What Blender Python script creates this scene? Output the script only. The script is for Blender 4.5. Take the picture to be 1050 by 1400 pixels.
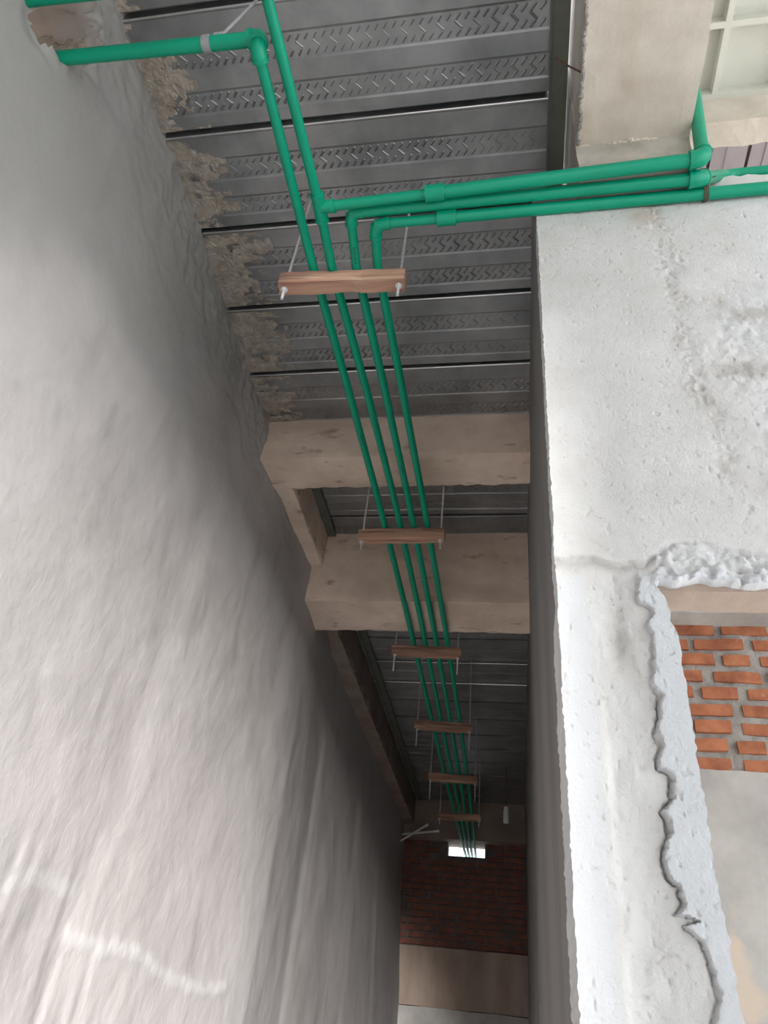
import bpy, bmesh, math, random
import numpy as np
from mathutils import Vector, Matrix

for o in list(bpy.data.objects): bpy.data.objects.remove(o)
S = bpy.context.scene
COL = S.collection
random.seed(7)

# ------------------------------------------------------------------ camera
F = 1001.0                                   # focal length in pixels of a 1050 x 1400 frame
EYE = 1.60                                   # eye height above the floor
def _n(v): return v/np.linalg.norm(v)
_Z = _n(np.array([160., -1307., F]))         # zenith vanishing point
_Y = np.array([185., 790., F]); _Y = _n(_Y-_Z*(_Y@_Z))   # corridor vanishing point
_X = np.cross(_Y, _Z)
R = np.array([_X, _Y, _Z])
cam = bpy.data.objects.new('camera', bpy.data.cameras.new('camera')); COL.objects.link(cam)
cam.data.sensor_fit = 'VERTICAL'; cam.data.sensor_height = 36.0; cam.data.lens = F/1400*36
cam.data.clip_start = 0.02
M4 = Matrix.Identity(4)
for i in range(3):
    M4[i][0] = R[i, 0]; M4[i][1] = -R[i, 1]; M4[i][2] = -R[i, 2]
M4[2][3] = EYE
cam.matrix_world = M4
S.camera = cam

# ------------------------------------------------------------------ light
W = bpy.data.worlds.new('overcast_sky'); S.world = W; W.use_nodes = True
bg = W.node_tree.nodes['Background']
bg.inputs[0].default_value = (0.90, 0.95, 1.0, 1); bg.inputs[1].default_value = 0.85
sun = bpy.data.objects.new('hazy_sun', bpy.data.lights.new('hazy_sun', 'SUN')); COL.objects.link(sun)
sun.data.energy = 9.0; sun.data.angle = math.radians(16); sun.data.color = (1.0, 0.985, 0.965)
sun.rotation_euler = Vector((-0.20, 0.95, -0.165)).to_track_quat('-Z', 'Y').to_euler()
S.view_settings.view_transform = 'Standard'; S.view_settings.look = 'None'
S.view_settings.gamma = 1.0; S.view_settings.use_curve_mapping = False
S.view_settings.exposure = 1.8

# ------------------------------------------------------------------ pixel -> place
def ray(u, v): return R@np.array([u-525., v-700., F])
E0 = np.array([0, 0, EYE])
def pz(u, v, z): d = ray(u, v); return Vector(d*(z/d[2])+E0)      # on the level z above the eye
def py(u, v, y): d = ray(u, v); return Vector(d*(y/d[1])+E0)      # on the plane at distance y
def px(u, v, x): d = ray(u, v); return Vector(d*(x/d[0])+E0)
def P(x, y, z): return Vector((x, y, z+EYE))                       # z given from the eye

# ------------------------------------------------------------------ noise
def _hash(ix, iy, s):
    n = (ix.astype(np.int64)*374761393+iy.astype(np.int64)*668265263+s*974711) & 0x7fffffff
    n = ((n ^ (n >> 13))*1274126177) & 0x7fffffff
    return ((n ^ (n >> 16)) & 0xffff)/65535.0
def vnoise(x, y, s=0):
    x = np.asarray(x, float); y = np.asarray(y, float)
    ix = np.floor(x); iy = np.floor(y); fx = x-ix; fy = y-iy
    fx = fx*fx*(3-2*fx); fy = fy*fy*(3-2*fy)
    a = _hash(ix, iy, s); b = _hash(ix+1, iy, s); c = _hash(ix, iy+1, s); d = _hash(ix+1, iy+1, s)
    return (a*(1-fx)+b*fx)*(1-fy)+(c*(1-fx)+d*fx)*fy-0.5
def fbm(x, y, s=0, o=4):
    t = 0; a = 1.0
    for k in range(o):
        t = t+a*vnoise(x*2**k, y*2**k, s+k*17); a *= 0.5
    return t
def sstep(a, b, x):
    t = np.clip((x-a)/(b-a), 0, 1); return t*t*(3-2*t)
def inpoly(x, y, poly):
    r = np.zeros(x.shape, bool); n = len(poly)
    for i in range(n):
        x1, y1 = poly[i]; x2, y2 = poly[(i+1) % n]
        c = ((y1 > y) != (y2 > y)) & (x < (x2-x1)*(y-y1)/((y2-y1) if y2 != y1 else 1e-9)+x1)
        r ^= c
    return r
def polydist(x, y, pts):
    d = np.full(x.shape, 1e9)
    for (x1, y1), (x2, y2) in zip(pts[:-1], pts[1:]):
        L = (x2-x1)**2+(y2-y1)**2+1e-12
        t = np.clip(((x-x1)*(x2-x1)+(y-y1)*(y2-y1))/L, 0, 1)
        d = np.minimum(d, np.hypot(x-x1-t*(x2-x1), y-y1-t*(y2-y1)))
    return d

# ------------------------------------------------------------------ materials
def mat(name, c1, c2=None, scale=4.0, rough=0.8, metal=0.0, bump=0.0, bscale=60.0, stain_shade=None, stretch=(1, 1, 1),
        spec=0.5, bdist=0.01, detail=6.0, contrast=(0.35, 0.65), extra=None, rvar=0.0):
    m = bpy.data.materials.new(name); m.use_nodes = True
    nt = m.node_tree; N = nt.nodes; L = nt.links
    b = N['Principled BSDF']; b.inputs['Roughness'].default_value = rough; b.inputs['Metallic'].default_value = metal
    b.inputs['Specular IOR Level'].default_value = spec
    g = N.new('ShaderNodeNewGeometry')
    mp = N.new('ShaderNodeMapping'); mp.inputs['Scale'].default_value = stretch; L.new(g.outputs['Position'], mp.inputs[0])
    out = None
    if c2 is not None:
        n = N.new('ShaderNodeTexNoise'); n.inputs['Scale'].default_value = scale; n.inputs['Detail'].default_value = detail
        n.inputs['Roughness'].default_value = 0.62
        L.new(mp.outputs[0], n.inputs['Vector'])
        r = N.new('ShaderNodeValToRGB'); r.color_ramp.elements[0].position = contrast[0]; r.color_ramp.elements[1].position = contrast[1]
        r.color_ramp.elements[0].color = (*c1, 1); r.color_ramp.elements[1].color = (*c2, 1)
        L.new(n.outputs['Fac'], r.inputs[0]); out = r.outputs[0]
        if rvar:
            mr = N.new('ShaderNodeMapRange'); mr.inputs[3].default_value = rough-rvar; mr.inputs[4].default_value = rough+rvar
            L.new(n.outputs['Fac'], mr.inputs[0]); L.new(mr.outputs[0], b.inputs['Roughness'])
    else:
        b.inputs['Base Color'].default_value = (*c1, 1)
    if extra is not None:                    # fine second layer: (colour, scale, lo, hi, stretch)
        for (ec, es, lo, hi, st) in extra:
            mp2 = N.new('ShaderNodeMapping'); mp2.inputs['Scale'].default_value = st; L.new(g.outputs['Position'], mp2.inputs[0])
            n2 = N.new('ShaderNodeTexNoise'); n2.inputs['Scale'].default_value = es; n2.inputs['Detail'].default_value = 5
            L.new(mp2.outputs[0], n2.inputs['Vector'])
            mr = N.new('ShaderNodeMapRange'); mr.inputs[1].default_value = lo; mr.inputs[2].default_value = hi
            L.new(n2.outputs['Fac'], mr.inputs[0])
            mx = N.new('ShaderNodeMix'); mx.data_type = 'RGBA'; L.new(mr.outputs[0], mx.inputs[0])
            if out is None: mx.inputs[6].default_value = (*c1, 1)
            else: L.new(out, mx.inputs[6])
            mx.inputs[7].default_value = (*ec, 1); out = mx.outputs[2]
    if stain_shade is not None:                    # per-vertex mask of stains and painted shade: list of (attribute, colour)
        for an, sc in stain_shade:
            a = N.new('ShaderNodeAttribute'); a.attribute_name = an
            mx = N.new('ShaderNodeMix'); mx.data_type = 'RGBA'; L.new(a.outputs['Fac'], mx.inputs[0])
            if out is None: mx.inputs[6].default_value = (*c1, 1)
            else: L.new(out, mx.inputs[6])
            mx.inputs[7].default_value = (*sc, 1); out = mx.outputs[2]
    if out is not None: L.new(out, b.inputs['Base Color'])
    if bump:
        n3 = N.new('ShaderNodeTexNoise'); n3.inputs['Scale'].default_value = bscale; n3.inputs['Detail'].default_value = 8
        n3.inputs['Roughness'].default_value = 0.65
        L.new(mp.outputs[0], n3.inputs['Vector'])
        bp = N.new('ShaderNodeBump'); bp.inputs['Strength'].default_value = bump; bp.inputs['Distance'].default_value = bdist
        L.new(n3.outputs['Fac'], bp.inputs['Height']); L.new(bp.outputs[0], b.inputs['Normal'])
    m['bsdf'] = 1
    return m

MAT = {}
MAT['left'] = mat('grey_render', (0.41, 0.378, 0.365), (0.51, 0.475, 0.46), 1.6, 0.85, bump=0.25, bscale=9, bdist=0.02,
                  stain_shade=[('pale', (0.66, 0.645, 0.63)), ('dark', (0.275, 0.268, 0.248))], contrast=(0.3, 0.7),
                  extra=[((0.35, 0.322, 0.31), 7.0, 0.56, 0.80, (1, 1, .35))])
MAT['front'] = mat('white_cement', (0.60, 0.59, 0.575), (0.69, 0.685, 0.68), 5, 0.9, bump=0.7, bscale=150, bdist=0.005,
                   stain_shade=[('blue', (0.63, 0.645, 0.67)), ('dark', (0.40, 0.37, 0.34)), ('warm', (0.50, 0.43, 0.375))],
                   extra=[((0.30, 0.28, 0.26), 90.0, 0.70, 0.80, (1, 1, 1))])
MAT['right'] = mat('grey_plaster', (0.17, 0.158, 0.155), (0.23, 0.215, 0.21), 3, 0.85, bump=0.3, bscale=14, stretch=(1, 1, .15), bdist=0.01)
MAT['beam'] = mat('beam_concrete', (0.60, 0.465, 0.37), (0.78, 0.635, 0.52), 3.2, 0.85, bump=0.35, bscale=70, bdist=0.004,
                  extra=[((0.26, 0.15, 0.11), 14.0, 0.62, 0.76, (.5, 1, 1)), ((0.46, 0.34, 0.26), 2.2, 0.48, 0.75, (.6, 1, 1.5)), ((0.70, 0.64, 0.57), 19.0, 0.66, 0.8, (.3, 1, 2))])
MAT['shadebeam'] = mat('shaded_brown_concrete', (0.22, 0.165, 0.135), (0.32, 0.25, 0.21), 4, 0.9, bump=0.35, bscale=70, bdist=0.004)  # darker copy of the beam concrete, far corridor's shade put into its colour
MAT['ybeam'] = mat('pale_beam_concrete', (0.50, 0.445, 0.375), (0.66, 0.605, 0.525), 4.0, 0.85, bump=0.35, bscale=80, bdist=0.004,
                   extra=[((0.36, 0.25, 0.16), 3.0, 0.58, 0.85, (1.6, .5, 1)), ((0.26, 0.22, 0.18), 45.0, 0.71, 0.80, (1, 1, 1))])
MAT['corbel'] = mat('grey_beam_concrete', (0.33, 0.305, 0.26), (0.46, 0.425, 0.37), 9, 0.88, bump=0.4, bscale=80, bdist=0.005)
MAT['deck'] = mat('galvanised_sheet', (0.235, 0.24, 0.245), (0.35, 0.355, 0.36), 5, 0.38, 0.75, bump=0.06, bscale=30, rvar=0.10,
                  bdist=0.004, stain_shade=[('mortar', (0.27, 0.225, 0.18))])
MAT['lip'] = mat('bright_zinc', (0.75, 0.75, 0.76), (0.85, 0.85, 0.85), 30, 0.28, 0.95)
MAT['mortar'] = mat('mortar', (0.25, 0.235, 0.215), (0.42, 0.40, 0.37), 14, 0.95, bump=0.8, bscale=90, bdist=0.008)
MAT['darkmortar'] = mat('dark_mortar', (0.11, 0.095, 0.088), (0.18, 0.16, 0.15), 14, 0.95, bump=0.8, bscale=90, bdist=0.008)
MAT['smear'] = mat('dried_mortar', (0.24, 0.205, 0.17), (0.42, 0.37, 0.315), 26, 0.95, bump=0.7, bscale=110, bdist=0.006)
MAT['pipe'] = mat('green_plastic', (0.0, 0.265, 0.150), (0.0, 0.30, 0.175), 3, 0.38, spec=0.35, bump=0.03, bscale=40)
MAT['print'] = mat('dark_print', (0.01, 0.05, 0.04), rough=0.6)
MAT['wood'] = mat('raw_timber', (0.26, 0.13, 0.088), (0.46, 0.27, 0.185), 11, 0.8, bump=0.4, bscale=22, stretch=(.12, 1.6, 1.6), bdist=0.003,
                  extra=[((0.12, 0.065, 0.045), 22.0, 0.50, 0.70, (.10, 1, 1.6)), ((0.56, 0.40, 0.30), 26.0, 0.58, 0.76, (.08, 1, 1.7))])
MAT['steel'] = mat('zinc_rod', (0.50, 0.50, 0.51), (0.68, 0.68, 0.69), 60, 0.4, 0.3, bump=0.5, bscale=300, bdist=0.001)
MAT['olive'] = mat('olive_painted_steel', (0.085, 0.092, 0.072), (0.125, 0.13, 0.105), 8, 0.55, 0.1, bump=0.1, bscale=50)
MAT['brick'] = mat('orange_brick', (0.26, 0.085, 0.042), (0.44, 0.165, 0.08), 13, 0.92, bump=0.5, bscale=90, bdist=0.004,
                   extra=[((0.13, 0.07, 0.06), 5.0, 0.64, 0.70, (1, 1, 1)), ((0.50, 0.40, 0.33), 24.0, 0.66, 0.85, (1, 1, 1))])
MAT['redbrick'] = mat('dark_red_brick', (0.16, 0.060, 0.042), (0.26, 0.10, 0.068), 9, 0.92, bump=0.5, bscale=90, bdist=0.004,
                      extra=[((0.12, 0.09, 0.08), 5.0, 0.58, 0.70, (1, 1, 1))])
MAT['brown'] = mat('brown_concrete', (0.32, 0.235, 0.185), (0.44, 0.35, 0.29), 3, 0.88, bump=0.3, bscale=60, stretch=(1.5, 1, .4), bdist=0.004)
MAT['greyc'] = mat('grey_concrete', (0.34, 0.32, 0.30), (0.48, 0.46, 0.43), 3.5, 0.9, bump=0.4, bscale=40, bdist=0.005,
                   extra=[((0.55, 0.46, 0.38), 3.1, 0.60, 0.64, (1, 1, 1))])
MAT['coffer'] = mat('pale_green_paint', (0.56, 0.565, 0.50), (0.62, 0.625, 0.565), 3, 0.6)
MAT['siding'] = mat('mauve_sheet', (0.30, 0.27, 0.285), (0.37, 0.335, 0.35), 4, 0.5, 0.2)
MAT['white'] = mat('white_plastic', (0.75, 0.75, 0.73), (0.8, 0.8, 0.78), 9, 0.4)
MAT['clampgrey'] = mat('grey_band', (0.22, 0.22, 0.23), (0.30, 0.30, 0.31), 30, 0.5)
MAT['rust'] = mat('rusty_wire', (0.10, 0.05, 0.03), (0.20, 0.11, 0.07), 60, 0.8, 0.3)
MAT['floor'] = mat('cement_floor', (0.58, 0.575, 0.57), (0.66, 0.655, 0.65), 2, 0.9, bump=0.3, bscale=20)

# ------------------------------------------------------------------ object helpers
def link(name, me, m=None, parent=None):
    o = bpy.data.objects.new(name, me); COL.objects.link(o)
    if m is not None: me.materials.append(MAT[m] if isinstance(m, str) else m)
    if parent is not None: o.parent = parent; o.matrix_parent_inverse = parent.matrix_world.inverted()
    return o
def tag(o, label=None, cat=None, group=None, kind=None):
    if label: o['label'] = label
    if cat: o['category'] = cat
    if group: o['group'] = group
    if kind: o['kind'] = kind
    return o
def empty(name, loc, label=None, cat=None, group=None, kind=None):
    o = bpy.data.objects.new(name, None); COL.objects.link(o); o.location = loc; o.empty_display_size = 0.1
    o.matrix_world = Matrix.Translation(Vector(loc))
    return tag(o, label, cat, group, kind)
def mesh(verts, faces, smooth=False):
    me = bpy.data.meshes.new('m'); me.from_pydata([tuple(v) for v in verts], [], faces); me.update()
    if smooth: me.polygons.foreach_set('use_smooth', [True]*len(me.polygons))
    return me
def box_data(x0, x1, y0, y1, z0, z1):
    v = [(x, y, z) for x in (x0, x1) for y in (y0, y1) for z in (z0, z1)]
    f = [(0, 1, 3, 2), (4, 6, 7, 5), (0, 4, 5, 1), (2, 3, 7, 6), (0, 2, 6, 4), (1, 5, 7, 3)]
    return v, f
def merge(parts):
    V = []; Fc = []
    for v, f in parts:
        k = len(V); V += [tuple(p) for p in v]; Fc += [tuple(i+k for i in q) for q in f]
    return V, Fc
def rough_box(x0, x1, y0, y1, z0, z1, seg=0.05, amp=0.004, edge=0.006, seed=0, fs=8.0):
    """A cast block: subdivided box whose faces undulate and whose arrises are chipped."""
    bm = bmesh.new(); v, f = box_data(x0, x1, y0, y1, z0, z1)
    bv = [bm.verts.new(p) for p in v]
    for q in f: bm.faces.new([bv[i] for i in q])
    for ax, (a, b) in enumerate(((x0, x1), (y0, y1), (z0, z1))):
        n = max(1, min(160, int((b-a)/seg)))
        for k in range(1, n):
            co = [0, 0, 0]; no = [0, 0, 0]; co[ax] = a+(b-a)*k/n; no[ax] = 1
            bmesh.ops.bisect_plane(bm, geom=bm.verts[:]+bm.edges[:]+bm.faces[:], plane_co=co, plane_no=no)
    co = np.array([q.co[:] for q in bm.verts])
    lim = ((x0, x1), (y0, y1), (z0, z1)); on = np.zeros(len(co), int)
    d = np.zeros_like(co)
    for ax in range(3):
        a, b = [i for i in range(3) if i != ax]
        nn = fbm(co[:, a]*fs+seed*3.1, co[:, b]*fs+seed*1.7, seed+ax, 3)
        for s, w in zip((-1, 1), lim[ax]):
            k = np.abs(co[:, ax]-w) < 1e-6; on += k
            d[k, ax] += nn[k]*amp
    e = on >= 2
    jit = np.abs(vnoise(co[:, 0]*23+co[:, 1]*19, co[:, 2]*21+co[:, 1]*7, seed+9))
    c = np.array([(x0+x1)/2, (y0+y1)/2, (z0+z1)/2])
    for ax in range(3):
        d[e, ax] += -np.sign(co[e, ax]-c[ax])*jit[e]*edge*2*(np.abs(np.abs(co[e, ax]-c[ax])-(lim[ax][1]-lim[ax][0])/2) < 1e-6)
    co += d
    for q, p in zip(bm.verts, co): q.co = p
    bmesh.ops.recalc_face_normals(bm, faces=bm.faces[:])
    me = bpy.data.meshes.new('m'); bm.to_mesh(me); bm.free()
    return me
def frames(pts):
    pts = [Vector(p) for p in pts]; T = []
    for i in range(len(pts)):
        a = pts[max(i-1, 0)]; b = pts[min(i+1, len(pts)-1)]; T.append((b-a).normalized())
    up = Vector((0, 0, 1)) if abs(T[0].z) < .9 else Vector((0, 1, 0))
    n = (up-T[0]*up.dot(T[0])).normalized(); out = []
    for t in T:
        n = (n-t*n.dot(t)).normalized(); out.append((n, t.cross(n)))
    return pts, out
def tube_data(pts, r, sides=16, caps=True):
    pts, fr = frames(pts); V = []; Fc = []
    rr = r if isinstance(r, (list, tuple)) else [r]*len(pts)
    for p, (n, b), q in zip(pts, fr, rr):
        for k in range(sides):
            a = 2*math.pi*k/sides; V.append(p+(n*math.cos(a)+b*math.sin(a))*q)
    for i in range(len(pts)-1):
        for k in range(sides):
            k2 = (k+1) % sides
            Fc.append((i*sides+k, i*sides+k2, (i+1)*sides+k2, (i+1)*sides+k))
    if caps:
        Fc.append(tuple(range(sides-1, -1, -1))); Fc.append(tuple((len(pts)-1)*sides+k for k in range(sides)))
    return V, Fc
def smooth_mesh(data, angle=40):
    me = mesh(*data, smooth=True)
    try: me.set_sharp_from_angle(angle=math.radians(angle))
    except Exception: pass
    return me
def tube(name, pts, r, m, parent=None, sides=16): return link(name, smooth_mesh(tube_data(pts, r, sides)), m, parent)
def arc(p, d1, d2, L, rad=None, n=8):
    """Path entering p along d1 and leaving along d2, corner rounded."""
    d1 = Vector(d1).normalized(); d2 = Vector(d2).normalized(); rad = rad or L*0.75
    a = p-d1*rad; b = p+d2*rad; out = [p-d1*L]
    for k in range(n+1):
        t = k/n; out.append(a*(1-t)**2+p*2*t*(1-t)+b*t*t)
    out.append(p+d2*L); return out
def elbow(p, d1, d2, r, parent, L=0.05):
    d1 = Vector(d1).normalized(); d2 = Vector(d2).normalized()
    parts = [tube_data(arc(p, d1, d2, L), r*1.27, 20)]
    parts.append(tube_data([p-d1*(L+.002), p-d1*(L-.009)], r*1.36, 20))
    parts.append(tube_data([p+d2*(L-.009), p+d2*(L+.002)], r*1.36, 20))
    return link('elbow', smooth_mesh(merge(parts)), 'pipe', parent)
def coupling(p, d, r, parent, L=0.03):
    d = Vector(d).normalized()
    parts = [tube_data([p-d*L, p+d*L], r*1.27, 20), tube_data([p-d*L, p-d*(L-.006)], r*1.34, 20), tube_data([p+d*(L-.006), p+d*L], r*1.34, 20)]
    return link('coupling', smooth_mesh(merge(parts)), 'pipe', parent)
def solid_sheet(V, Fc, back):
    """A wall skin made solid: front vertices, mirrored back, rims closed."""
    n = len(V); cnt = {}
    for q in Fc:
        for a, b in zip(q, q[1:]+q[:1]): cnt[(a, b)] = cnt.get((a, b), 0)+1
    Fn = list(Fc)+[tuple(i+n for i in reversed(q)) for q in Fc]
    for (a, b) in cnt:
        if (b, a) not in cnt: Fn.append((b, a, a+n, b+n))
    return list(V)+[back(v) for v in V], Fn
def attr(me, name, vals):
    a = me.attributes.new(name, 'FLOAT', 'POINT'); a.data.foreach_set('value', np.asarray(vals, np.float32))

# ================================================================== STRUCTURE
HD = 2.73                                     # underside of the metal deck above the eye
B1 = 2.46; B2 = 2.232                         # undersides of the two cross beams

# ---- floor and ground
link('floor', mesh(*box_data(-12, 14, -14, 14, -0.2, 0.0)), 'floor')['kind'] = 'structure'

# ---- added sun blockers, unseen behind the viewer, shading front and near left walls
tag(link('sun_blocker_rear', mesh(*merge([box_data(.50, 2.95, -2.8, -2.4, 0, 3.6+EYE), box_data(-1.6, -.26, -3.4, -2.4, 0, 2.78+EYE)])), 'floor'), kind='structure')

# ---- added blocker outside the left wall, cutting sky light on the pipe hole
tag(link('sky_blocker_left', mesh(*box_data(-2.7, -2.3, -4.0, 9.0, 0, 4.6)), 'brown'), kind='structure')

# ---- left wall: a displaced skin with a ragged head and a hole for the pipes
def left_wall():
    ys = np.concatenate([np.arange(-4.4, 0.4, 0.15), np.arange(0.4, 2.7, 0.012), 2.7+np.cumsum(np.linspace(0.013, 0.075, 155))])
    ys = ys[ys < 9.55]
    zs = np.concatenate([np.arange(-1.6, -0.1, 0.15), np.arange(-0.1, 2.30, 0.013), np.arange(2.30, 2.78, 0.009)])
    Yg, Zg = np.meshgrid(ys, zs, indexing='ij')
    X = np.interp(Yg, [-3, .7, 1.5, 2.3, 2.7, 3.2, 3.7, 4.0, 4.9, 6, 9.6], [-1.27, -1.272, -1.282, -1.30, -1.285, -1.272, -1.258, -1.262, -1.345, -1.365, -1.345])
    low = sstep(1.9, 0.4, Zg)*sstep(4.5, 9.0, Yg)*0.08; X = X+low
    D = fbm(Yg*1.3, Zg*1.1, 3, 3)*0.010+fbm(Yg*6, Zg*5, 5, 4)*0.0035
    # vertical laps of the render
    for yl, a in ((2.40, .002), (3.73, .0035), (4.98, .006), (6.6, .008), (7.7, .008)):
        w = vnoise(Zg*3, Zg*0+yl, 8)*0.05
        D += a*sstep(-0.03, 0.03, Yg-yl+w)*np.exp(-np.clip(Yg-yl, 0, 9)/0.5)
    # combed streaks low down
    comb = sstep(0.62, 0.30, Zg+fbm(Yg*2, Zg, 4, 2)*0.25)*sstep(2.75, 2.2, Yg+fbm(Yg, Zg*2, 6, 2)*0.5)
    D += comb*vnoise(Yg*26+vnoise(Zg*3, Yg, 1)*3, Zg*3.0, 12)*0.0045
    # ragged head under the deck
    hp = sstep(2.05, 2.5, Zg+fbm(Yg*3, Zg*2, 24, 3)*.25); D -= hp*np.clip(vnoise(Yg*75, Zg*75, 25)*3-.85, 0, 1)*.008
    hd = sstep(2.30, 2.70, Zg+fbm(Yg*4, Zg*2, 21, 3)*0.10)
    D += hd*(fbm(Yg*8, Zg*5, 22, 4)*0.022+fbm(Yg*40, Zg*36, 23, 2)*0.010)
    # trowelled step following the head
    st = 2.33+fbm(Yg*2.2, Yg*0, 33, 3)*0.28
    D -= 0.004*sstep(0.0, 0.06, Zg-st)*sstep(3.3, 2.4, Yg)
    hole = [(.585, 2.20), (.61, 2.165), (.652, 2.175), (.70, 2.245), (.748, 2.31), (.775, 2.36), (.79, 2.43), (.785, 2.50), (.75, 2.55), (.66, 2.57), (.58, 2.50), (.565, 2.35), (.57, 2.26)]
    hy = np.array(hole)
    near = polydist(Yg, Zg, hole+[hole[0]])
    D += np.where(near < .06, (0.06-near)*fbm(Yg*30, Zg*30, 41, 3)*0.6, 0)
    X = X+D
    smear = [(px(u, v, -1.27).y, px(u, v, -1.27).z-EYE) for u, v in ((105, 1280), (150, 1297), (195, 1305), (235, 1338), (275, 1354), (305, 1350))]
    sd = polydist(Yg+fbm(Yg*30, Zg*30, 51, 2)*0.015, Zg+fbm(Yg*24, Zg*30, 52, 3)*0.02, smear)
    pale = sstep(0.034, 0.006, sd)*0.42
    X += pale*0.008
    sm2 = [(px(u, v, -1.27).y, px(u, v, -1.27).z-EYE) for u, v in ((20, 1210), (50, 1195), (75, 1200), (110, 1220))]
    pale = np.maximum(pale, sstep(0.03, 0.01, polydist(Yg, Zg+fbm(Yg*20, Zg*30, 53, 3)*0.03, sm2))*0.35)
    pale = np.maximum(pale, comb*np.clip(vnoise(Yg*44+Zg*9, Zg*5, 55)*1.5, 0, 1)*0.30)
    dark = sstep(-0.25, 0.45, fbm(Yg*1.3, Zg*1.5, 61, 5)+(Zg-1.75)*.55+(1.7-Yg)*.2)*0.8*sstep(3, 2, Yg)  # greyer upper render layer, with shade near the head painted in
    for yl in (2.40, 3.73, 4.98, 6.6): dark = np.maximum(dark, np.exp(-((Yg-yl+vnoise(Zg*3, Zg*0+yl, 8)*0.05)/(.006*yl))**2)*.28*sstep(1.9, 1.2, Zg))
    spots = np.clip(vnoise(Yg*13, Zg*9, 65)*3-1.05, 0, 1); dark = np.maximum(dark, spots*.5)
    n0, n1 = Yg.shape
    cy = (Yg[:-1, :-1]+Yg[1:, 1:])/2; cz = (Zg[:-1, :-1]+Zg[1:, 1:])/2
    cut = inpoly(cy+vnoise(cy*40, cz*40, 71)*.012, cz+vnoise(cy*40, cz*40, 72)*.012, hole)
    idx = np.arange(n0*n1).reshape(n0, n1)
    Fc = [(int(idx[i, j]), int(idx[i+1, j]), int(idx[i+1, j+1]), int(idx[i, j+1])) for i in range(n0-1) for j in range(n1-1) if not cut[i, j]]
    V = np.stack([X, Yg, Zg+EYE], -1).reshape(-1, 3)
    nz = dict(zip([tuple(p) for p in V], near.ravel()+np.abs(fbm(Yg*22, Zg*22, 77, 3)).ravel()*.05))
    V2, F2 = solid_sheet([tuple(p) for p in V], Fc, lambda p: (p[0]-.02-(1.58+p[0])*min(1.0, max(0.0, nz[p]-.008)/.10), p[1], p[2]))
    me = mesh(V2, F2, smooth=True)
    try: me.set_sharp_from_angle(angle=math.radians(60))
    except Exception: pass
    z = np.zeros(len(V))
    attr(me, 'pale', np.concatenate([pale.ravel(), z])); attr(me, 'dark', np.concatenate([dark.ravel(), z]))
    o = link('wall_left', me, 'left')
    tag(o, 'grey rendered concrete wall with ragged plaster along its head', kind='structure')
left_wall()
wl = bpy.data.objects['wall_left']
link('hole_lining', rough_box(-1.62, -1.335, .775, 1.0, 2.10+EYE, 2.70+EYE, seg=.02, amp=.035, edge=.01, seed=61, fs=16), 'smear', wl)
link('hole_lining', rough_box(-1.62, -1.335, .62, .80, 2.00+EYE, 2.145+EYE, seg=.02, amp=.02, edge=.01, seed=62, fs=16), 'smear', wl)

# ---- white cement face beside the corridor, with the niche opening at its right
YF = 1.30
RX = 0.0865
edge_px = [(889, 796), (897, 806), (908, 818), (914, 832), (916, 850), (925, 868), (931, 900), (936, 935), (941, 965), (947, 1005), (953, 1045), (961, 1085), (966, 1130), (975, 1180), (983, 1225), (990, 1262), (996, 1288), (994, 1298), (1001, 1318), (1006, 1345), (1012, 1380), (1016, 1402)]
edge_xz = sorted([(py(u, v, YF).z-EYE, py(u, v, YF).x) for u, v in edge_px])
crack_px = [(873, 826), (892, 834), (885, 858), (893, 867), (892, 905), (888, 932), (901, 952), (901, 976), (895, 1000), (904, 1023), (896, 1035), (901, 1050), (917, 1059), (919, 1090), (906, 1108), (913, 1137), (907, 1173), (913, 1200), (929, 1214), (929, 1226), (936, 1238), (923, 1252), (933, 1267), (954, 1258), (959, 1285), (964, 1300), (976, 1330), (982, 1365), (976, 1402)]
crack_xz = [(py(u, v, YF).x, py(u, v, YF).z-EYE) for u, v in crack_px]
step_px = [(730, 768), (781, 766), (808, 763), (829, 770), (882, 772), (888, 763), (917, 745), (945, 742), (985, 752), (1020, 757), (1060, 765), (1200, 770)]
step_xz = [(py(u, v, YF).x, py(u, v, YF).z-EYE) for u, v in step_px]
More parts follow.
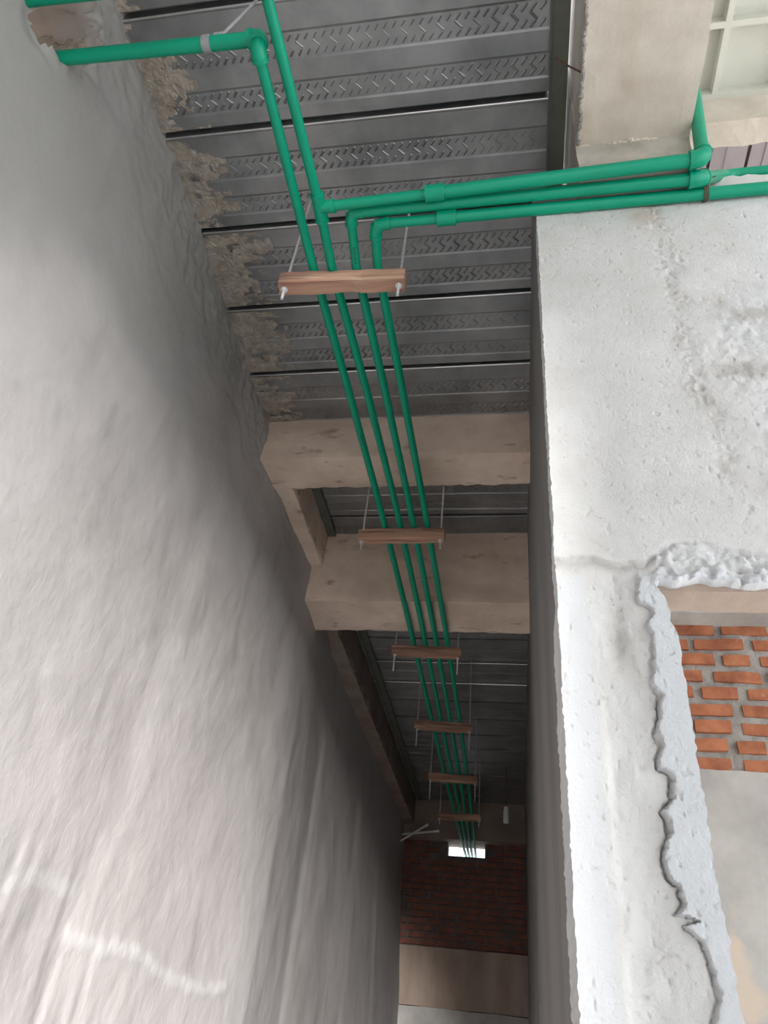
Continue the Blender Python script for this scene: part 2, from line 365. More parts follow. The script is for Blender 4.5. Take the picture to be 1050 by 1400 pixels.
def front_disp(Xg, Zg):
    D = fbm(Xg*5, Zg*5, 1, 3)*0.0035+fbm(Xg*60, Zg*60, 2, 3)*0.0011
    wx = Xg+vnoise(Xg*60, Zg*60, 90)*0.007+vnoise(Xg*190, Zg*190, 94)*0.004; wz = Zg+vnoise(Xg*60, Zg*60, 91)*0.007
    cz = np.array([p[1] for p in crack_xz]); cx = np.array([p[0] for p in crack_xz]); o = np.argsort(cz)
    xc = np.interp(wz, cz[o], cx[o])
    lower = sstep(0.85, 0.83, wz)
    strip = sstep(-0.001, 0.003, wx-xc+vnoise(Xg*28, Zg*34, 101)*.006)*lower                      # thick plaster strip, proud of the core
    D -= strip*(0.008+0.004*vnoise(Zg*25, Xg*0, 97))
    gro = np.exp(-((wx-xc+0.002)/0.0022)**2)*lower*np.clip(.65+2.2*vnoise(Zg*18, Xg*0, 98), .1, 1.3); D += gro*0.009
    zs_ = np.interp(Xg, [p[0] for p in step_xz], [p[1] for p in step_xz])+vnoise(Xg*60, Zg*60, 92)*0.008
    up = sstep(-0.002, 0.006, Zg-zs_); D -= up*0.006
    D += np.exp(-((Zg-zs_+0.004)/0.005)**2)*0.006
    hew = sstep(0.265, 0.285, wx)*sstep(0.005, -0.005, Zg-zs_)*sstep(0.795, 0.815, Zg)  # hacked band over the opening
    hd_ = .62*(fbm(Xg*30, Zg*34, 5, 4)*0.020-np.abs(fbm(Xg*42, Zg*46, 99, 3))*0.026+np.clip(vnoise(Xg*75, Zg*75, 100)*3-.6, 0, 1)*.016-0.004)
    D += hew*hd_
    core = lower*(1-strip)*sstep(0.150, 0.165, wx)
    D += core*(fbm(Xg*30, Zg*14, 6, 3)*0.006+0.004)
    hol = np.exp(-(((Xg-0.192)/0.018)**2+((Zg-0.70)/0.06)**2)); D += hol*0.010*(1+vnoise(Xg*60, Zg*60, 4))
    pits = np.clip(vnoise(Xg*120, Zg*90, 7)*2-0.70, 0, 1); D += pits*0.012
    band = np.exp(-((Xg-0.46-fbm(Zg*5, Xg*3, 8, 3)*0.07)/0.028)**2)*sstep(0.9, 1.2, Zg)     # rough vertical day joint
    D += band*(np.abs(fbm(Xg*40, Zg*40, 9, 3))*0.012)
    rr = sstep(0.45, 0.56, Xg+fbm(Xg*6, Zg*6, 10, 3)*0.1)*sstep(0.95, 1.15, Zg)*sstep(1.85, 1.6, Zg)
    D += rr*fbm(Xg*45, Zg*32, 11, 4)*0.006
    blue = np.clip(strip+lower*sstep(0.156, 0.135, Xg)*0.7+hew*0.35+sstep(.8, 1.2, Zg)*sstep(0.5, .6, Xg+fbm(Xg*5, Zg*5, 13, 3)*.2)*0.35, 0, 1)
    dark = np.clip(hew*np.clip(hd_*110-.12, 0, .75)+gro*0.45+hol*0.45+band*0.55*np.clip(fbm(Xg*12, Zg*9, 14, 4)+.4, 0, 1)+rr*np.clip(fbm(Xg*8, Zg*14, 15, 4)*1.6, 0, .55)+np.exp(-((Zg-zs_+0.012)/0.012)**2)*0.45*sstep(.3, .27, Xg)+pits*.6  # stains and marks, with shade painted into the crevices and recesses
                   + np.exp(-(((Xg-.405)/.055)**2+((Zg-2.215)/.012)**2))*np.clip(.7+fbm(Xg*40, Zg*40, 17, 2)*2, 0, 1), 0, 1)
    warm = np.clip(np.exp(-(((Xg-.40)/.05)**2+((Zg-2.13)/.08)**2))*(0.55+fbm(Xg*14, Zg*14, 16, 3))+sstep(1.7, 2.2, Zg)*sstep(.42, .2, Xg)*.18, 0, .8)
    return D, blue, dark, warm
def front_patch(tvals, xl, xr, zvals):
    """Rows at zvals, columns spread between xl(z) and xr(z)."""
    Xg = np.array([xl(z)+(xr(z)-xl(z))*tvals for z in zvals]).T
    Zg = np.repeat(zvals[None, :], len(tvals), 0)
    D, b, d, w = front_disp(Xg, Zg)
    return Xg, YF+D, Zg, b, d, w
def grid_faces(n0, n1, k=0):
    idx = np.arange(n0*n1).reshape(n0, n1)+k
    return [(int(idx[i, j]), int(idx[i, j+1]), int(idx[i+1, j+1]), int(idx[i+1, j])) for i in range(n0-1) for j in range(n1-1)]
def front_wall():
    lz = lambda z: RX+float(vnoise(np.array([z*45.]), np.array([3.3]), 80)[0])*0.0025+float(vnoise(np.array([z*150.]), np.array([7.3]), 81)[0])*0.0035
    ez = np.array([p[0] for p in edge_xz]); ex = np.array([p[1] for p in edge_xz])
    def rc(z): return float(np.interp(z, ez, ex))+float(vnoise(np.array([z*90.]), np.array([1.3]), 82)[0])*0.006
    root = empty('wall_front', P(0.6, 1.4, -1.6), 'bright white cement wall end with cracked plaster beside the dark corridor', kind='structure')
    def emit(name, Xg, Yg, Zg, b, d, w, depth):
        V = [tuple(p) for p in np.stack([Xg, Yg, Zg+EYE], -1).reshape(-1, 3)]
        V2, F2 = solid_sheet(V, [tuple(reversed(q)) for q in grid_faces(*Xg.shape)], lambda p: (p[0], depth, p[2]))
        me = mesh(V2, F2, smooth=True)
        try: me.set_sharp_from_angle(angle=math.radians(60))
        except Exception: pass
        z = np.zeros(len(V))
        for nm, a in (('blue', b), ('dark', d), ('warm', w)): attr(me, nm, np.concatenate([a.ravel(), z]))
        return link(name, me, 'front', root)
    zc = np.concatenate([np.arange(-1.6, 0.05, .08), np.arange(0.05, 0.8199, .0026), [0.82]])
    emit('column', *front_patch(np.linspace(0, 1, 92), lz, rc, zc), 1.50)
    zu = np.concatenate([[0.82], np.arange(0.824, 2.226, .0036)])
    def bump_lo(Xg, Zg):                       # ragged lower arris of the lintel
        k = np.clip((0.90-Zg)/0.08, 0, 1)
        return Zg+k*(fbm(Xg*22, Xg*0, 95, 3)*0.012+0.003)*(Xg > .285)
    t = np.concatenate([np.linspace(0, .46, 210), np.linspace(.463, 1, 60)])
    Xg, Yg, Zg, b, d, w = front_patch(t, lz, lambda z: 1.75, zu)
    emit('lintel', Xg, Yg, bump_lo(Xg, Zg), b, d, w, 1.388)
    # plaster built up higher behind the tied pipes
    zt = np.arange(2.20, 2.40, .008)
    Xg, Yg, Zg, b, d, w = front_patch(np.linspace(0, 1, 100), lambda z: .632, lambda z: 1.75, zt)
    Zg = Zg-(Zg > 2.37)*np.abs(vnoise(Xg*30, Xg*0, 96))*0.03
    emit('plaster_ledge', Xg, Yg+0.035, Zg, b*0, d*.3, w, 1.50)
front_wall()
so = link('soffit', rough_box(.27, 1.75, 1.312, 1.393, .812+EYE, .90+EYE, seg=.03, amp=.003, edge=.004, seed=33), 'brown', bpy.data.objects['wall_front'])

# ---- right-hand corridor wall, its far part set back and with a doorway
def right_wall():
    ys = np.concatenate([np.arange(1.34, 3.72, .03), np.arange(3.72, 9.6, .06)])
    zs = np.concatenate([np.arange(-1.6, 2.74, .03), [2.76]])
    Yg, Zg = np.meshgrid(ys, zs, indexing='ij')
    X = np.where(Yg < 3.70, RX+.002, .106)+fbm(Yg*1.5, Zg*.6, 31, 3)*.004+fbm(Yg*9, Zg*1.2, 32, 3)*.0025
    X = np.maximum(X, RX+.0005)
    cy = (Yg[:-1, :-1]+Yg[1:, 1:])/2; cz = (Zg[:-1, :-1]+Zg[1:, 1:])/2
    cut = ((cy > 3.78) & (cy < 4.7) & (cz < .36)) | ((cy < 1.52) & (cz > 2.2))
    n0, n1 = Yg.shape; idx = np.arange(n0*n1).reshape(n0, n1)
    Fc = [(int(idx[i, j]), int(idx[i, j+1]), int(idx[i+1, j+1]), int(idx[i+1, j])) for i in range(n0-1) for j in range(n1-1) if not cut[i, j]]
    V = [tuple(p) for p in np.stack([X, Yg, Zg+EYE], -1).reshape(-1, 3)]
    V2, F2 = solid_sheet(V, Fc, lambda p: (.29, p[1], p[2]))
    me = mesh(V2, F2, smooth=True)
    try: me.set_sharp_from_angle(angle=math.radians(50))
    except Exception: pass
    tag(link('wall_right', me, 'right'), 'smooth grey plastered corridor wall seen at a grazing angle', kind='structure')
right_wall()

# ---- metal deck ceiling: one panel for each bay, with embossed rows
PITCH = 0.1453*HD; Y0 = 0.4278*HD
ceil = empty('ceiling', P(-.6, 3, HD), 'corrugated galvanised steel deck ceiling with dark slots between the panels', kind='structure')
def deck_panel(y0, near, front):
    x1 = .139 if front else .30; x0 = -1.52
    prof = [(.012, .055), (.016, .0), (.026, -.002), (.040, -.002), (.048, 0), (.25, 0), (.270, .003), (.468, .003), (.486, 0),
            (.645, 0), (.665, .003), (.838, .003), (.856, 0), (.962, 0), (.974, .004), (.984, .055)]
    nx = 64 if near else 12; V = []; Fc = []
    xs = np.linspace(x0, x1, nx)
    for x in xs:
        for f, dz in prof: V.append((x, y0+f*PITCH, HD+dz+EYE+0.0015*math.sin(x*5+y0*9)))
    m = len(prof)
    for i in range(nx-1):
        for j in range(m-1): Fc.append((i*m+j, (i+1)*m+j, (i+1)*m+j+1, i*m+j+1))
    me = mesh(V, Fc)
    vx = np.array([v[0] for v in V]); vy = np.array([v[1] for v in V])
    s = sstep(-0.02, 0.22, fbm(vx*3.2, vy*12, 44, 3)+(-0.98-vx)*1.0) if y0 < 2.6 else vx*0
    attr(me, 'mortar', s*0.0)
    o = link('deck_panel', me, 'deck', ceil)
    if y0 < 3 or 5.4 < y0 < 6.3:
        lip = link('seam_lip', smooth_mesh(tube_data([Vector((x0, y0+.024*PITCH, HD-.0005+EYE)), Vector((x1, y0+.024*PITCH, HD-.0005+EYE))], .0036, 8)), 'lip', o)
    if near:
        rnd = random.Random(int(y0*1000)); D = []
        for f0, f1 in ((.285, .455), (.678, .825)):
            n = int((x1-x0)/.030); ya = y0+f0*PITCH; yb = y0+f1*PITCH; ym = (ya+yb)/2
            for k in range(n):
                xc = x0+.015+k*.030
                st = [(xc-.010, yb+.001, xc+.009, yb-.021), (xc-.009, ya+.021, xc+.010, ya-.001)]
                if k % 2: st.append((xc-.013, ym-.013, xc+.013, ym+.013))
                for (ax, ay, bx, by) in st:
                    d = Vector((bx-ax, by-ay, 0)); nn = Vector((-d.y, d.x, 0)).normalized()*.0046
                    z0 = HD+.0032+EYE; z1 = z0-.0030
                    a = Vector((ax, ay, z0)); b = Vector((bx, by, z0)); c1 = a.lerp(b, .15); c2 = a.lerp(b, .85)
                    c1.z = z1; c2.z = z1
                    D.append(([a-nn, a+nn, b+nn, b-nn, c1, c2], [(0, 4, 1), (1, 4, 5, 2), (2, 5, 3), (3, 5, 4, 0)]))
        e = link('embossing', mesh(*merge(D)), 'deck', o); e['kind'] = 'stuff'
    return o
k = -14
while True:
    y = Y0+k*PITCH
    if y > 9.4: break
    deck_panel(y, -0.1 < y < 4, y < 1.6)
    k += 1
tag(link('concrete_slab', mesh(*box_data(-1.52, .135, Y0-14*PITCH, 9.7, HD+.058+EYE, HD+.25+EYE)), 'greyc', ceil), kind=None)

# mortar that ran down over the deck along the left wall: thin lumpy patches, one for each bay
def mortar_smear(y0, y1, reach, seed):
    n0, n1 = 96, 64
    xs = np.linspace(-1.36, -1.30+reach*1.3, n0); ysv = np.linspace(y0+.02, y1-.015, n1)
    Xg, Yg = np.meshgrid(xs, ysv, indexing='ij')
    t = (Xg+1.30)/reach
    h = 0.85-t+fbm(Yg*17, Xg*4, seed, 3)*1.2+fbm(Yg*44, Xg*26, seed+5, 3)*0.9-np.clip(vnoise(Xg*34, Yg*60, seed+8)*4-.9, 0, 2)
    on = h > 0
    thick = np.clip(h, 0, .4)*.004+np.abs(fbm(Xg*60, Yg*80, seed+3, 3))*.006
    V = np.stack([Xg, Yg, HD-.0005-thick+EYE], -1).reshape(-1, 3)
    idx = np.arange(n0*n1).reshape(n0, n1); Fc = []
    for i in range(n0-1):
        for j in range(n1-1):
            if on[i, j] or on[i+1, j+1]: Fc.append((int(idx[i, j]), int(idx[i, j+1]), int(idx[i+1, j+1]), int(idx[i+1, j])))
    used = sorted({q for f in Fc for q in f}); re = {u: i for i, u in enumerate(used)}
    V2, F2 = solid_sheet([tuple(V[u]) for u in used], [tuple(re[q] for q in f) for f in Fc], lambda p: (p[0], p[1], HD+.002+EYE))
    link('mortar_smear', mesh(V2, F2, smooth=False), 'smear', ceil)
for i, (k, rc) in enumerate(((-2, .12), (-1, .16), (0, .17), (1, .24), (2, .22), (3, .16))):
    mortar_smear(Y0+k*PITCH, Y0+(k+1)*PITCH, rc, 200+i*11)

# ---- deck edge strips
def strip(name, x0, x1, y0, y1, label):
    v = merge([box_data(x0, x1, y0, y1, HD-.022+EYE, HD-.012+EYE), box_data(x0, x0+.006, y0, y1, HD-.03+EYE, HD-.022+EYE)])
    tag(link(name, mesh(*v), 'olive'), label, kind='structure')
strip('trim_1', .138, .200, -4.3, 2.6, 'olive steel edge strip between the metal deck and the pale concrete beam')
strip('trim_2', -1.185, -1.125, 2.95, 3.73, 'short olive steel strip along the deck between the two cross beams')
strip('trim_3', -1.195, -1.135, 4.11, 9.3, 'long grey steel strip along the far deck beside the brown beam')

# ---- concrete beams
def beam(name, ext, m, label, **kw):
    x0, x1, y0, y1, z0, z1 = ext
    me = rough_box(x0, x1, y0, y1, z0+EYE, z1+EYE, **kw)
    return tag(link(name, me, m), label, 'beam')
beam('concrete_beam', (-1.45, .22, pz(540, 571, HD).y, pz(540, 666, B1).y, B1, HD+.06), 'beam', 'brown concrete cross beam in front of the second wooden pipe hanger', seg=.03, seed=1)
y2 = pz(580, 730, HD).y
beam('concrete_beam', (-1.45, .22, y2, pz(580, 864, B2).y, B2, HD+.06), 'beam', 'deep brown concrete cross beam, lower edge just above the green pipes', seg=.03, seed=2)
beam('concrete_beam', (-1.45, -1.178, pz(540, 666, B1).y-.01, y2+.01, 2.475, HD+.06), 'beam', 'short concrete edge beam on the left wall between the two cross beams', seg=.03, seed=3, edge=.012)
beam('concrete_beam', (-1.45, -1.225, pz(580, 864, B2).y-.01, 9.40, 2.43, HD+.06), 'shadebeam', 'long dim concrete edge beam running to the back wall beside the steel strip', seg=.06, seed=4, edge=.02)
beam('concrete_beam', (-1.45, .25, 9.32, 9.70, 2.285, HD+.06), 'shadebeam', 'shaded concrete beam across the back wall above the bright slot', seg=.08, seed=5)
yb = beam('concrete_beam', (.221, .562, -4.4, 1.20, 2.40, 3.5), 'ybeam', 'pale concrete beam overhead running beside the coffered ceiling', seg=.035, seed=6, amp=.004, edge=.004)
cb = link('beam_foot', rough_box(.214, .558, 1.19, 1.50, 2.222+EYE, 3.2+EYE, seg=.03, amp=.006, edge=.006, seed=8), 'corbel', yb)
# ragged lip of concrete where the pale beam ends
lipv = []
for i in range(60):
    t = i/59; x = .222+t*.336; y = 1.198+.006*math.sin(t*9)+random.uniform(-.003, .003); r = .004+.005*abs(math.sin(t*23+math.sin(t*40)))
    lipv.append((Vector((x, y-.004, 2.398+EYE+random.uniform(-.003, .001))), r))
link('mortar_lip', mesh(*tube_data([p for p, r in lipv], [r for p, r in lipv], 7)), 'ybeam', yb)
# rough left arris of the pale beam
lipv = [(Vector((.222+random.uniform(-.004, .002), -.2+.59+i*.0066, 2.402+EYE+random.uniform(-.003, .003))), random.uniform(.002, .009)) for i in range(122)]
link('mortar_lip', mesh(*tube_data([p for p, r in lipv], [r for p, r in lipv], 6)), 'mortar', yb)

# ---- high coffered ceiling and the deck beyond, on the right
zc = 3.285
xb_y = pz(1000, 164, 3.1).y
beam('concrete_beam', (.57, 3.2, xb_y, xb_y+.11, 3.1, 3.75), 'ybeam', 'pale brown concrete beam below the coffered ceiling behind the green riser', seg=.04, seed=9)
cof = empty('coffered_ceiling', P(1.2, .5, zc), 'pale grey green coffered ceiling with square recesses', kind='structure')
link('coffer_panel', mesh(*box_data(.57, 3.2, -4.4, xb_y, zc+.055+EYE, zc+.09+EYE)), 'coffer', cof)
cy0 = xb_y-.022
for k in range(22):
    y = cy0-k*.2625
    link('rib', mesh(*box_data(.57, 3.2, y, y+.022, zc+EYE, zc+.056+EYE)), 'coffer', cof)
for k in range(10):
    x = .822+(k-1)*.2625
    if x > .58: link('rib', mesh(*box_data(x, x+.024, -4.4, xb_y, zc+.001+EYE, zc+.056+EYE)), 'coffer', cof)
sid = empty('ceiling_sheet', P(1.5, 2.2, 3.45), 'mauve grey sheet metal ceiling beyond the pale brown beam', kind='structure')
for k in range(16):
    x = .58+k*.165
    v = [(x+.004, xb_y, 3.45), (x+.06, xb_y, 3.452), (x+.066, xb_y, 3.446), (x+.155, xb_y, 3.45), (x+.157, xb_y, 3.49)]
    V = [(a, b, c+EYE) for a, b, c in v]+[(a, b+1.6, c+EYE) for a, b, c in v]
    link('sheet_panel', mesh(V, [(i, i+1, i+6, i+5) for i in range(4)]), 'siding', sid)
tag(link('roof_slab', mesh(*box_data(.13, 3.3, -4.4, 3.0, 3.5+EYE, 3.75+EYE)), 'greyc'), kind='structure')

# ---- back wall: dark red brick between concrete bands, slot of daylight under the beam
YB = 9.45
bw = empty('wall_back', P(-.6, YB, -1.6), 'dark red brick back wall with concrete bands and a slot of daylight', kind='structure')
SL0, SL1, SZ = -.815, -.372, 2.145
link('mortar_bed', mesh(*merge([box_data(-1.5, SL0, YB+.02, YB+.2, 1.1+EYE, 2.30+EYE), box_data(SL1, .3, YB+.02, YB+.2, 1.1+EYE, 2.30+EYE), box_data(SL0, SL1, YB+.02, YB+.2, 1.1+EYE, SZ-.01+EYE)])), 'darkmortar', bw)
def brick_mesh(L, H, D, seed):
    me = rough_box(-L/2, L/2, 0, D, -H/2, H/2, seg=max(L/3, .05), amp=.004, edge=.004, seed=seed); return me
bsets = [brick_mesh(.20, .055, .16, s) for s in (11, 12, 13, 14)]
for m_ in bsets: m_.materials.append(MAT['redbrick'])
rnd = random.Random(3); z = 1.205; row = 0
while z+.0275 < 2.30:
    x = -1.46+(row % 2)*.11
    while x < .25:
        xa, xb = x-.1, x+.1
        if not (z+.028 > SZ and xb > SL0 and xa < SL1):
            o = link('brick', rnd.choice(bsets), None, bw)
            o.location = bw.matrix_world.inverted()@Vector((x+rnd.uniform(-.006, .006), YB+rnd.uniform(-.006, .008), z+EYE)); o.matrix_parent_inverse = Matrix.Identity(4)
            o.rotation_euler = (0, rnd.uniform(-.015, .015), 0)
        x += .222
    z += .0705; row += 1
link('concrete_band', rough_box(-1.5, .3, YB-.03, YB+.2, .60+EYE, 1.165+EYE, seg=.08, seed=15), 'brown', bw)
link('lower_wall', rough_box(-1.5, .3, YB-.05, YB+.2, 0, .60+EYE, seg=.12, seed=16), 'greyc', bw)

# ---- brick wall seen through the niche
YN = 2.80
nw = empty('wall_niche', P(1, YN, -1.6), 'orange brick wall with pale mortar seen through the opening', kind='structure')
link('mortar_bed', rough_box(.30, 3.2, YN+.014, YN+.2, .985+EYE, 1.585+EYE, seg=.04, amp=.012, edge=.002, seed=20, fs=22), 'mortar', nw)
bs2 = [brick_mesh(L, .047, .10, s) for L, s in ((.19, 21), (.175, 22), (.20, 23), (.13, 24), (.10, 25))]
for m_ in bs2: m_.materials.append(MAT['brick'])
rnd = random.Random(5)
Ls = [.19, .175, .20, .13, .10]
for r in range(9):
    z = 1.003+r*.0695; x = .50+rnd.uniform(0, .12)
    while x < 2.6:
        i = rnd.choice((0, 0, 1, 1, 2, 2, 3, 4)); L = Ls[i]
        o = link('brick', bs2[i], None, nw); o.matrix_parent_inverse = Matrix.Identity(4)
        o.location = nw.matrix_world.inverted()@Vector((x+L/2, YN+rnd.uniform(-.004, .006), z+EYE+rnd.uniform(-.003, .003)))
        o.rotation_euler = (0, rnd.uniform(-.02, .02), 0)
        x += L+rnd.uniform(.022, .042)
link('plaster_base', rough_box(.30, 3.2, YN-.005, YN+.2, 0, .985+EYE, seg=.07, amp=.012, edge=.01, seed=26, fs=4), 'greyc', nw)
link('upper_wall', mesh(*box_data(.30, 3.2, YN+.02, YN+.2, 1.58+EYE, 3.5+EYE)), 'greyc', nw)
beam('concrete_beam', (.30, 3.2, 2.70, YN+.1, 1.575, 2.2), 'greyc', 'grey concrete lintel beam above the orange brick wall', seg=.05, seed=27, amp=.004)
tag(link('wall_side', mesh(*merge([box_data(.29, .30, 1.5, YN+.1, 0, 2.2+EYE)])), 'greyc'), kind='structure')

# ================================================================== OBJECTS
ZP = 2.201                                     # axis level of the corridor pipes
HB = 2.12                                      # underside of the hanger boards
r1 = .016; r2 = .0205
# corridor pipe axes read at each hanger and at the back slot
rows = [((428, 365), (454, 367), (487, 364), (516, 362)), ((446, 410), (474, 410), (503, 410), (530, 410)),
        ((528, 724), (550, 724), (566.8, 724), (584.8, 724)), ((534.8, 746), (556, 746), (572.8, 746), (590.8, 746)),
        ((567, 886), (582, 886), (597, 886), (612.6, 886)), ((573, 906), (587.7, 906), (602.6, 906), (617.7, 906)),
        ((590.3, 990), (603.5, 990), (615.5, 990), (628, 990)), ((610.5, 1064), (620, 1064), (630.5, 1064), (641, 1064)),
        ((620.5, 1115), (629, 1115), (637, 1115), (647.3, 1115))]
lane = [[pz(*q[i], ZP) for q in rows] for i in range(4)]
for i, u in enumerate((636, 640, 644, 648.4)):
    e = py(u, 1168, YB); lane[i].append(Vector((e.x, YB, ZP-.012+EYE))); lane[i].append(Vector((e.x, YB+.6, ZP-.01+EYE)))
def relax(pts):                                # keep the lanes straight between hangers, soften reading noise
    q = [p.copy() for p in pts]
    for _ in range(2):
        q = [q[0]]+[(q[i-1]+q[i]*2+q[i+1])/4 for i in range(1, len(q)-1)]+[q[-1]]
    return q
lane = [relax(l) for l in lane]
prnd = random.Random(9)
def pipe_print(parent, a, b, t, n=10):
    """A short line of dark print along the underside of a pipe."""
    a = Vector(a); b = Vector(b); d = (b-a).normalized(); s = d.cross(Vector((0, 0, 1))).normalized(); dn = s.cross(d).normalized()
    if dn.z > 0: dn = -dn
    c = a.lerp(b, t); D = []
    to = (Vector((0, 0, EYE))-c); to = (to-d*to.dot(d)).normalized(); sd = d.cross(to)
    for k in range(n):
        o = c+d*(k*.0062); w = prnd.uniform(.0025, .0046)
        for (s0, s1) in ((-.0035, -.0012), (.0008, .0035)) if k % 3 else ((-.0035, .0035),):
            V = []
            for dd in (0, w):
                for ss in (s0, s1):
                    q = o+d*dd+sd*ss+to*math.sqrt(r1**2-ss**2); V.append(q+to*.0004)
            V += [p-to*.0012 for p in V]
            D.append((V, [(0, 1, 3, 2), (4, 6, 7, 5), (0, 2, 6, 4), (1, 5, 7, 3), (0, 4, 5, 1), (2, 3, 7, 6)]))
    link('printed_text', mesh(*merge(D)), 'print', parent)

# run A: from the hole in the left wall, elbow, down and along the corridor (outermost lane)
A0 = pz(40, 84, 2.245); A1 = pz(356, 53, 2.245)
dA = (A1-A0).normalized(); A0 = A1-dA*1.15
A2 = pz(354, 78, ZP)
wa = empty('water_pipe', A2, 'green water pipe from the hole in the left wall, outer lane of the corridor pipes', 'pipe')
tube('pipe', [A0, A1], r2, 'pipe', wa)
A1b = Vector((A1.x, A1.y+.004, ZP+EYE)); dl = (lane[0][0]-A1b).normalized()
elbow(A1, dA, Vector((0, 0.0, -1)), r2, wa, L=.032)
elbow(A1b+Vector((0, 0, -.006)), Vector((0, 0, -1)), dl, r1*1.12, wa, L=.034)
tube('pipe', [A1b+Vector((0, 0, -.006))+dl*.02]+lane[0], r1, 'pipe', wa)
pipe_print(wa, A1b, lane[0][0], .46); pipe_print(wa, lane[0][1], lane[0][2], .44)
# run B: tee, upper cross pipe to the riser, and the branch going back over the camera
T = pz(437, 284, ZP+.004)
wb = empty('water_pipe', T, 'green water pipe with the tee joint, branching to the riser by the pale beam', 'pipe')
B0 = pz(357, -36, ZP+.004); dB = (B0-T).normalized()
E1 = pz(961, 217, 2.205); dE = (E1-T).normalized(); dD = (lane[1][0]-T).normalized()
parts = [tube_data([T-dD*.046, T+dD*.046], r1*1.32, 20), tube_data([T-dD*.048, T-dD*.038], r1*1.45, 20), tube_data([T+dD*.038, T+dD*.048], r1*1.45, 20),
         tube_data([T, T+dE*.048], r1*1.32, 20), tube_data([T+dE*.038, T+dE*.050], r1*1.45, 20)]
link('tee', smooth_mesh(merge(parts)), 'pipe', wb)
tube('pipe', [B0, T], r1, 'pipe', wb)
tube('pipe', [T]+lane[1], r1, 'pipe', wb)
C1 = T.lerp(E1, (612-437)/(961-437)*.97)
tube('pipe', [T, C1], r1*1.06, 'pipe', wb); tube('pipe', [C1, E1], r2, 'pipe', wb); coupling(C1, dE, r1*1.32, wb)
Rt = Vector((.625, 1.152, 2.95+EYE)); dR = (Rt-E1).normalized()
elbow(E1, dE, dR, r2, wb, L=.036); tube('pipe', [E1, Rt], r2, 'pipe', wb)
dL = Vector((-1, -.03, 0)); elbow(B0, -dB*-1, dL, r1, wb, L=.045)
tube('pipe', [B0, B0+dL*1.1], r2, 'pipe', wb)
# run C: second cross pipe
c0 = pz(479, 291, ZP+.026); c1 = pz(957, 244, 2.200)
wc = empty('water_pipe', c0, 'green water pipe tucked behind the upper cross pipe, third lane of the corridor', 'pipe')
dC = (c1-c0).normalized(); dd = (lane[2][0]-c0).normalized()
elbow(c0, -dd, dC, r1, wc, L=.040)
tube('pipe', [c0]+lane[2], r1, 'pipe', wc); tube('pipe', [c0, c1], r2*.95, 'pipe', wc)
c2 = py(992, 240, 1.385); c3 = py(1062, 233, 1.385); dX = (c3-c2).normalized(); dUp = (c2-c1).normalized()
elbow(c1, dC, dUp, r2, wc, L=.030)
tube('pipe', arc(c2, dUp, dX, (c2-c1).length*.96, rad=.05)[:-1]+[c2+dX*.15, c2+dX*1.0], r2*.97, 'pipe', wc)
pipe_print(wc, c0, lane[2][0], .60); pipe_print(wc, lane[2][1], lane[2][2], .74)
# run D: lower cross pipe against the wall head
d0 = pz(513, 307, ZP); d1 = pz(1050, 257, 2.198); d2_ = pz(733, 281.5, 2.2)
wd = empty('water_pipe', d0, 'green water pipe lying along the top of the white wall, inner lane of the corridor', 'pipe')
dDv = (d1-d0).normalized(); dd = (lane[3][0]-d0).normalized()
elbow(d0, -dd, dDv, r1, wd, L=.046)
tube('pipe', [d0]+lane[3], r1, 'pipe', wd)
cD = d0.lerp(d1, (622-513)/(1050-513)*.97)
tube('pipe', [d0, cD], r1*1.03, 'pipe', wd); tube('pipe', [cD, d1, d1+dDv*.8], r2*.93, 'pipe', wd); coupling(cD, dDv, r1*1.25, wd)

# hangers: a timber board on two threaded rods
hang = [((378, 388), (553, 382), 'wooden pipe hanger below the elbows, nearest the green tee joint', .05, 0),
        ((489, 737), (606, 735), 'wooden pipe hanger between the two concrete cross beams', .045, 1),
        ((536, 893), (629, 898), 'wooden pipe hanger just behind the deep cross beam', .11, 2),
        ((567, 995), (645, 1000), 'brown wooden pipe hanger in front of the bright glints on the deck', .13, 3),
        ((586, 1066), (652, 1071), 'orange brown wooden pipe hanger beyond the bright glints on the deck', .16, 4),
        ((598, 1119.5), (652, 1121.5), 'dim wooden pipe hanger nearest the back wall and its light slot', .05, 5)]
for (a, b, lab, below, sd) in hang:
    pa = pz(*a, HB); pb = pz(*b, HB); c = (pa+pb)/2; L = .445; ang = math.atan2(pb.y-pa.y, pb.x-pa.x)
    if sd == 5: c.x = -.575; ang = .01
    hg = empty('pipe_hanger', (c.x, c.y, HB+EYE), lab, 'hanger', 'timber pipe hangers along the corridor')
    me = rough_box(-L/2, L/2, -.004, .050, .002, .063, seg=.035, amp=.003, edge=.004, seed=40+sd, fs=14)
    bo = link('board', me, 'wood'); bo.parent = hg; bo.rotation_euler = (0, 0, ang)
    for s in (-1, 1):
        q = Vector((s*(L/2-.022), .026, 0)); q = Matrix.Rotation(ang, 3, 'Z')@q
        top = HD-HB-.002
        ro = link('rod', smooth_mesh(tube_data([q+Vector((0, 0, -below)), q+Vector((0, 0, top))], .005, 8)), 'steel'); ro.parent = hg
        nu = link('nut', mesh(*merge([tube_data([q+Vector((0, 0, -.008)), q+Vector((0, 0, .0025))], .0085, 6), tube_data([q+Vector((0, 0, -.0005)), q+Vector((0, 0, .003))], .012, 14)])), 'steel'); nu.parent = hg

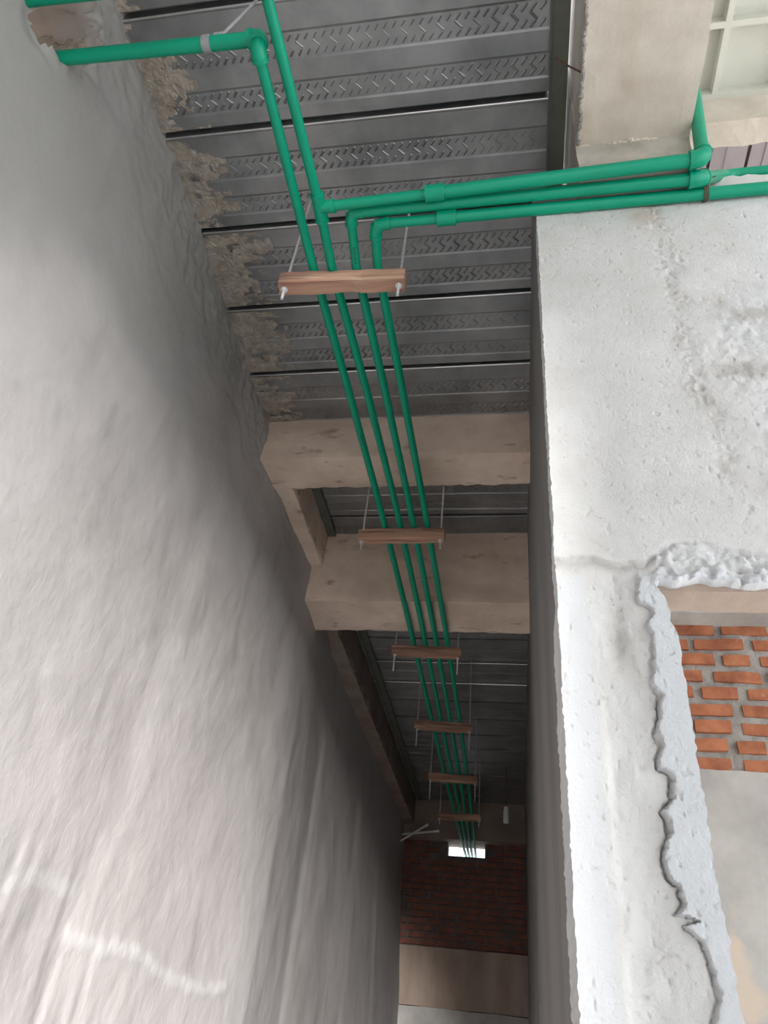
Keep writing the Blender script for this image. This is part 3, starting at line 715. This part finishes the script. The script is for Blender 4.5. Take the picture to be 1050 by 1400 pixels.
# clamp holding the pipe at the upper left
cc = A1+dA*-.155
pc = empty('pipe_clamp', cc, 'grey pipe clamp on a slanting rod holding the green pipe by the elbow', 'clamp')
link('band', smooth_mesh(tube_data([cc-dA*.012, cc+dA*.012], r2+.003, 20)), 'clampgrey', pc)
bx = cc+Vector((.026, .0, .030))
v, f = box_data(-.014, .014, -.012, .012, -.014, .014)
link('rod_socket', mesh([bx+Vector(p) for p in v], f), 'steel', pc)
link('rod', smooth_mesh(tube_data([bx, Vector((bx.x+.002, bx.y+.05, HD+EYE-.001))], .0045, 8)), 'steel', pc)

# wire tying the pipes to the wall
wt = d0.lerp(d1, (977-513)/(1050-513)*.985)
def loop(c, d, rad, n=22, h=1.0, off=Vector()):
    d = d.normalized(); u = d.cross(Vector((0, 0, 1))).normalized(); w = u.cross(d)
    return [c+off+u*math.cos(t)*rad+w*math.sin(t)*rad*h for t in [2*math.pi*k/n for k in range(n+1)]]
D = []
for k in range(3):
    D.append(tube_data(loop(wt+dDv*(k*.004-.004), dDv+Vector((0, .05*k, .06*k)), r2+.0025), .0016, 6, False))
tw = wt+Vector((0, -r2*.72, r2*.75))
D.append(tube_data([tw, tw+Vector((.004, -.012, .014)), tw+Vector((.016, -.018, .016)), tw+Vector((.030, -.020, .018))], .002, 6))
D.append(tube_data([tw, tw+Vector((.000, -.010, .018)), tw+Vector((-.006, -.014, .030))], .002, 6))
D.append(tube_data([tw, tw+Vector((-.006, .012, .03)), tw+Vector((-.004, .05, .10)), tw+Vector((.0, .075, .17))], .0016, 6))
tag(link('tie_wire', smooth_mesh(merge(D)), 'rust'), 'rusty tie wire twisted around the green pipe on the white wall', 'wire')

# rusty nail in the side of the pale beam
nl = px(783, 100, .221); q = pz(797, 98, 2.41)
tag(link('wire_stub', smooth_mesh(tube_data([Vector((.150, .985, 2.56+EYE)), Vector((.185, .99, 2.50+EYE)), Vector((.226, .995, 2.45+EYE))], .003, 8)), 'rust'), 'short rusty wire stub sticking out of the pale beam side', 'wire')

# lamp hanging near the back wall
lp = py(692, 1113, 8.0)
la = empty('hanging_lamp', lp, 'small white tubular lamp hanging from the dark deck near the back wall', 'lamp')
prof = [(.075, .012), (.070, .024), (.035, .026), (.030, .030), (-.080, .030), (-.090, .026), (-.094, .012)]
tube('lamp_tube', [lp+Vector((0, 0, a)) for a, r in prof], [r for a, r in prof], 'white', la, 16)
tube('cord', [lp+Vector((0, 0, .07)), Vector((lp.x, lp.y, HD+EYE-.002))], .004, 'rust', la, 8)

# two white conduits sticking out by the back wall
for (a, b, lab) in (((545, 1151), (585, 1127), 'thin white conduit slanting up from the left wall near the back'), ((545, 1141), (600, 1136), 'thin white conduit lying level near the back wall')):
    yy = 9.15 if b[0] == 585 else 9.19
    p = py(*a, yy); q = py(*b, yy); d = (q-p).normalized()
    parts = [tube_data([p-d*.10, q], .0125, 12), tube_data([q-d*.035, q+d*.004], .0155, 12)]
    tag(link('conduit', smooth_mesh(merge(parts)), 'white'), lab, 'conduit')
